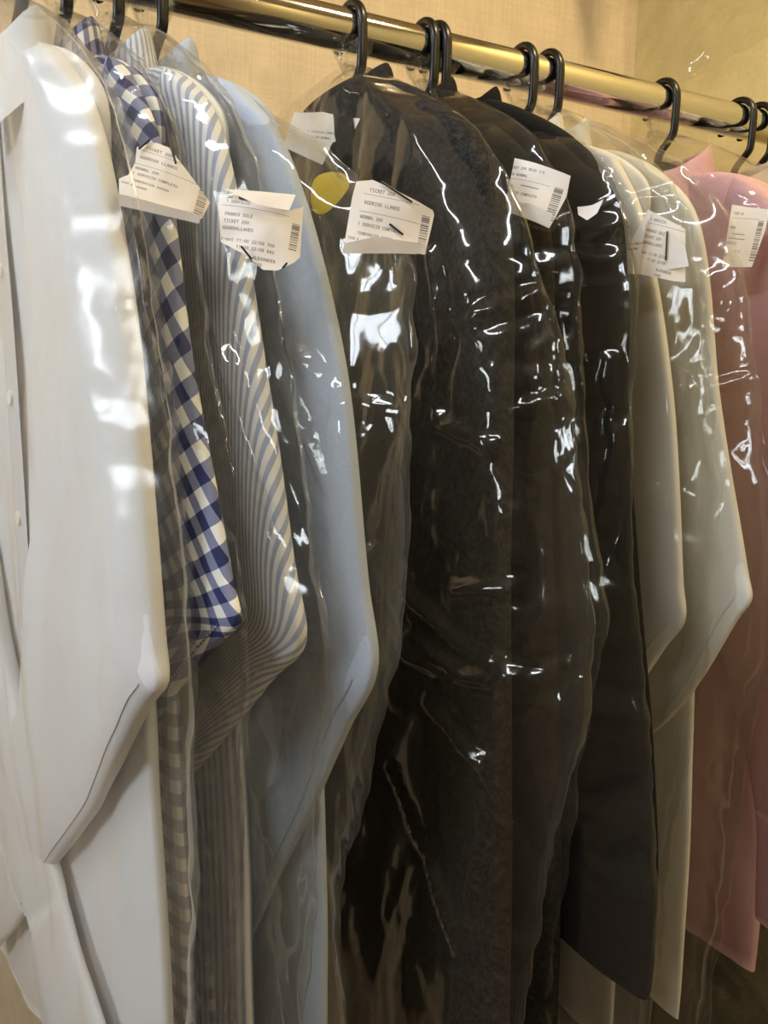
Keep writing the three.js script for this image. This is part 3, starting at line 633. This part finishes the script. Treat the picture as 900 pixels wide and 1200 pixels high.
{
  const p = [[-0.0144, 0.0111], [-0.0008, 0.0152], [0.017, 0.0125], [0.0206, 0.0039], [0.0128, -0.0092], [-0.0024, -0.0184], [-0.0152, -0.0144], [-0.0189, -0.0012]];
  const c = new THREE.CatmullRomCurve3(p.map(([a, b]) => new THREE.Vector3(a, b, 0)), true).getPoints(48).map((v) => [v.x, v.y]);
  const m = mesh('yellow_sticker', sheet(c, [-0.848, 0, 0.53], [-0.0517, 1.6091, 0.0214], [-14, -6, 0], [-0.02, -0.02, 0.02, 0.02], 3), M.yellow);
  m.position.set(-0.0761, 1.595, 0.0799); m.scale.setScalar(0.914);
  tag(m, 'yellow rounded sticker on the charcoal jacket bag', 'sticker');
}

// ------------------------------------------------------------------ plastic hung on the end wall, and what stands below
{
  const rows = 110, cols = 110, pos = [], idx = [];
  for (let i = 0; i <= rows; i++) for (let j = 0; j <= cols; j++) {
    const y = 2.165 - (i / rows) * 0.28, z = -0.32 + (j / cols) * 0.27, q = i / rows;
    let d = 0.010 * fbm(z * 8, y * 4, 40) + 0.020 * (Math.abs(N(z * 17 + y * 9, y * 8, 41)) - 0.2) + 0.016 * (Math.abs(N(z * 14 - y * 14, y * 9, 43)) - 0.2) + 0.006 * Math.abs(N(z * 45, y * 40, 44)) * smooth(0, 0.4, N(z * 9, y * 9, 45));
    d *= 0.3 + 0.7 * q;
    pos.push(X1 - 0.028 + Math.min(0.018, -d), y + 0.02 * N(z * 6, 3) * q, z);
  }
  for (let i = 0; i < rows; i++) for (let j = 0; j < cols; j++) { const k = i * (cols + 1) + j; idx.push(k, k + 1, k + cols + 1, k + 1, k + cols + 2, k + cols + 1); }
  const g = new THREE.BufferGeometry(); g.setAttribute('position', new THREE.Float32BufferAttribute(pos, 3)); g.setIndex(idx); g.computeVertexNormals();
  const t = thing('plastic_sheet', 'crinkled clear plastic sheet hanging on the yellowish end wall', 'plastic sheet');
  mesh('film', g, M.film, t);
  const pin = new RoundedBoxGeometry(0.02, 0.02, 0.28, 2, 0.004); pin.translate(X1 - 0.011, 2.172, -0.185);
  mesh('batten', pin, M.bench, t);
}
{
  const b = thing('bench', 'dark wooden bench under the far end of the rail', 'bench', [0.42, 0, 0.0]);
  mesh('seat', box(0.40, 0.04, 0.5, 0, 0.43, 0), M.bench, b);
  for (const [x, z] of [[-0.17, -0.22], [0.17, -0.22], [-0.17, 0.22], [0.17, 0.22]]) mesh('leg', box(0.04, 0.41, 0.04, x, 0.205, z), M.bench, b);
  const g = new THREE.SphereGeometry(1, 72, 56), p = g.attributes.position;
  for (let i = 0; i < p.count; i++) {
    let [x, y, z] = [p.getX(i), p.getY(i), p.getZ(i)];
    const sq = (v) => Math.sign(v) * Math.pow(Math.abs(v), 0.62);
    const r = 1 + 0.06 * fbm(x * 2, y * 2, z * 2) + 0.05 * (1 - Math.abs(N(x * 4, y * 3, z * 4)));
    p.setXYZ(i, sq(x) * 0.17 * r, Math.max(-0.19, sq(y) * 0.19 * r), sq(z) * 0.24 * r);
  }
  g.translate(0, 0.19, 0); g.computeVertexNormals();
  const s = mesh('laundry_sack', g, M.sack); s.position.set(0.42, 0.45, 0.0);
  tag(s, 'dark olive cloth bundle below the pink shirt hem', 'bundle');
}
renderer.render(scene, camera);
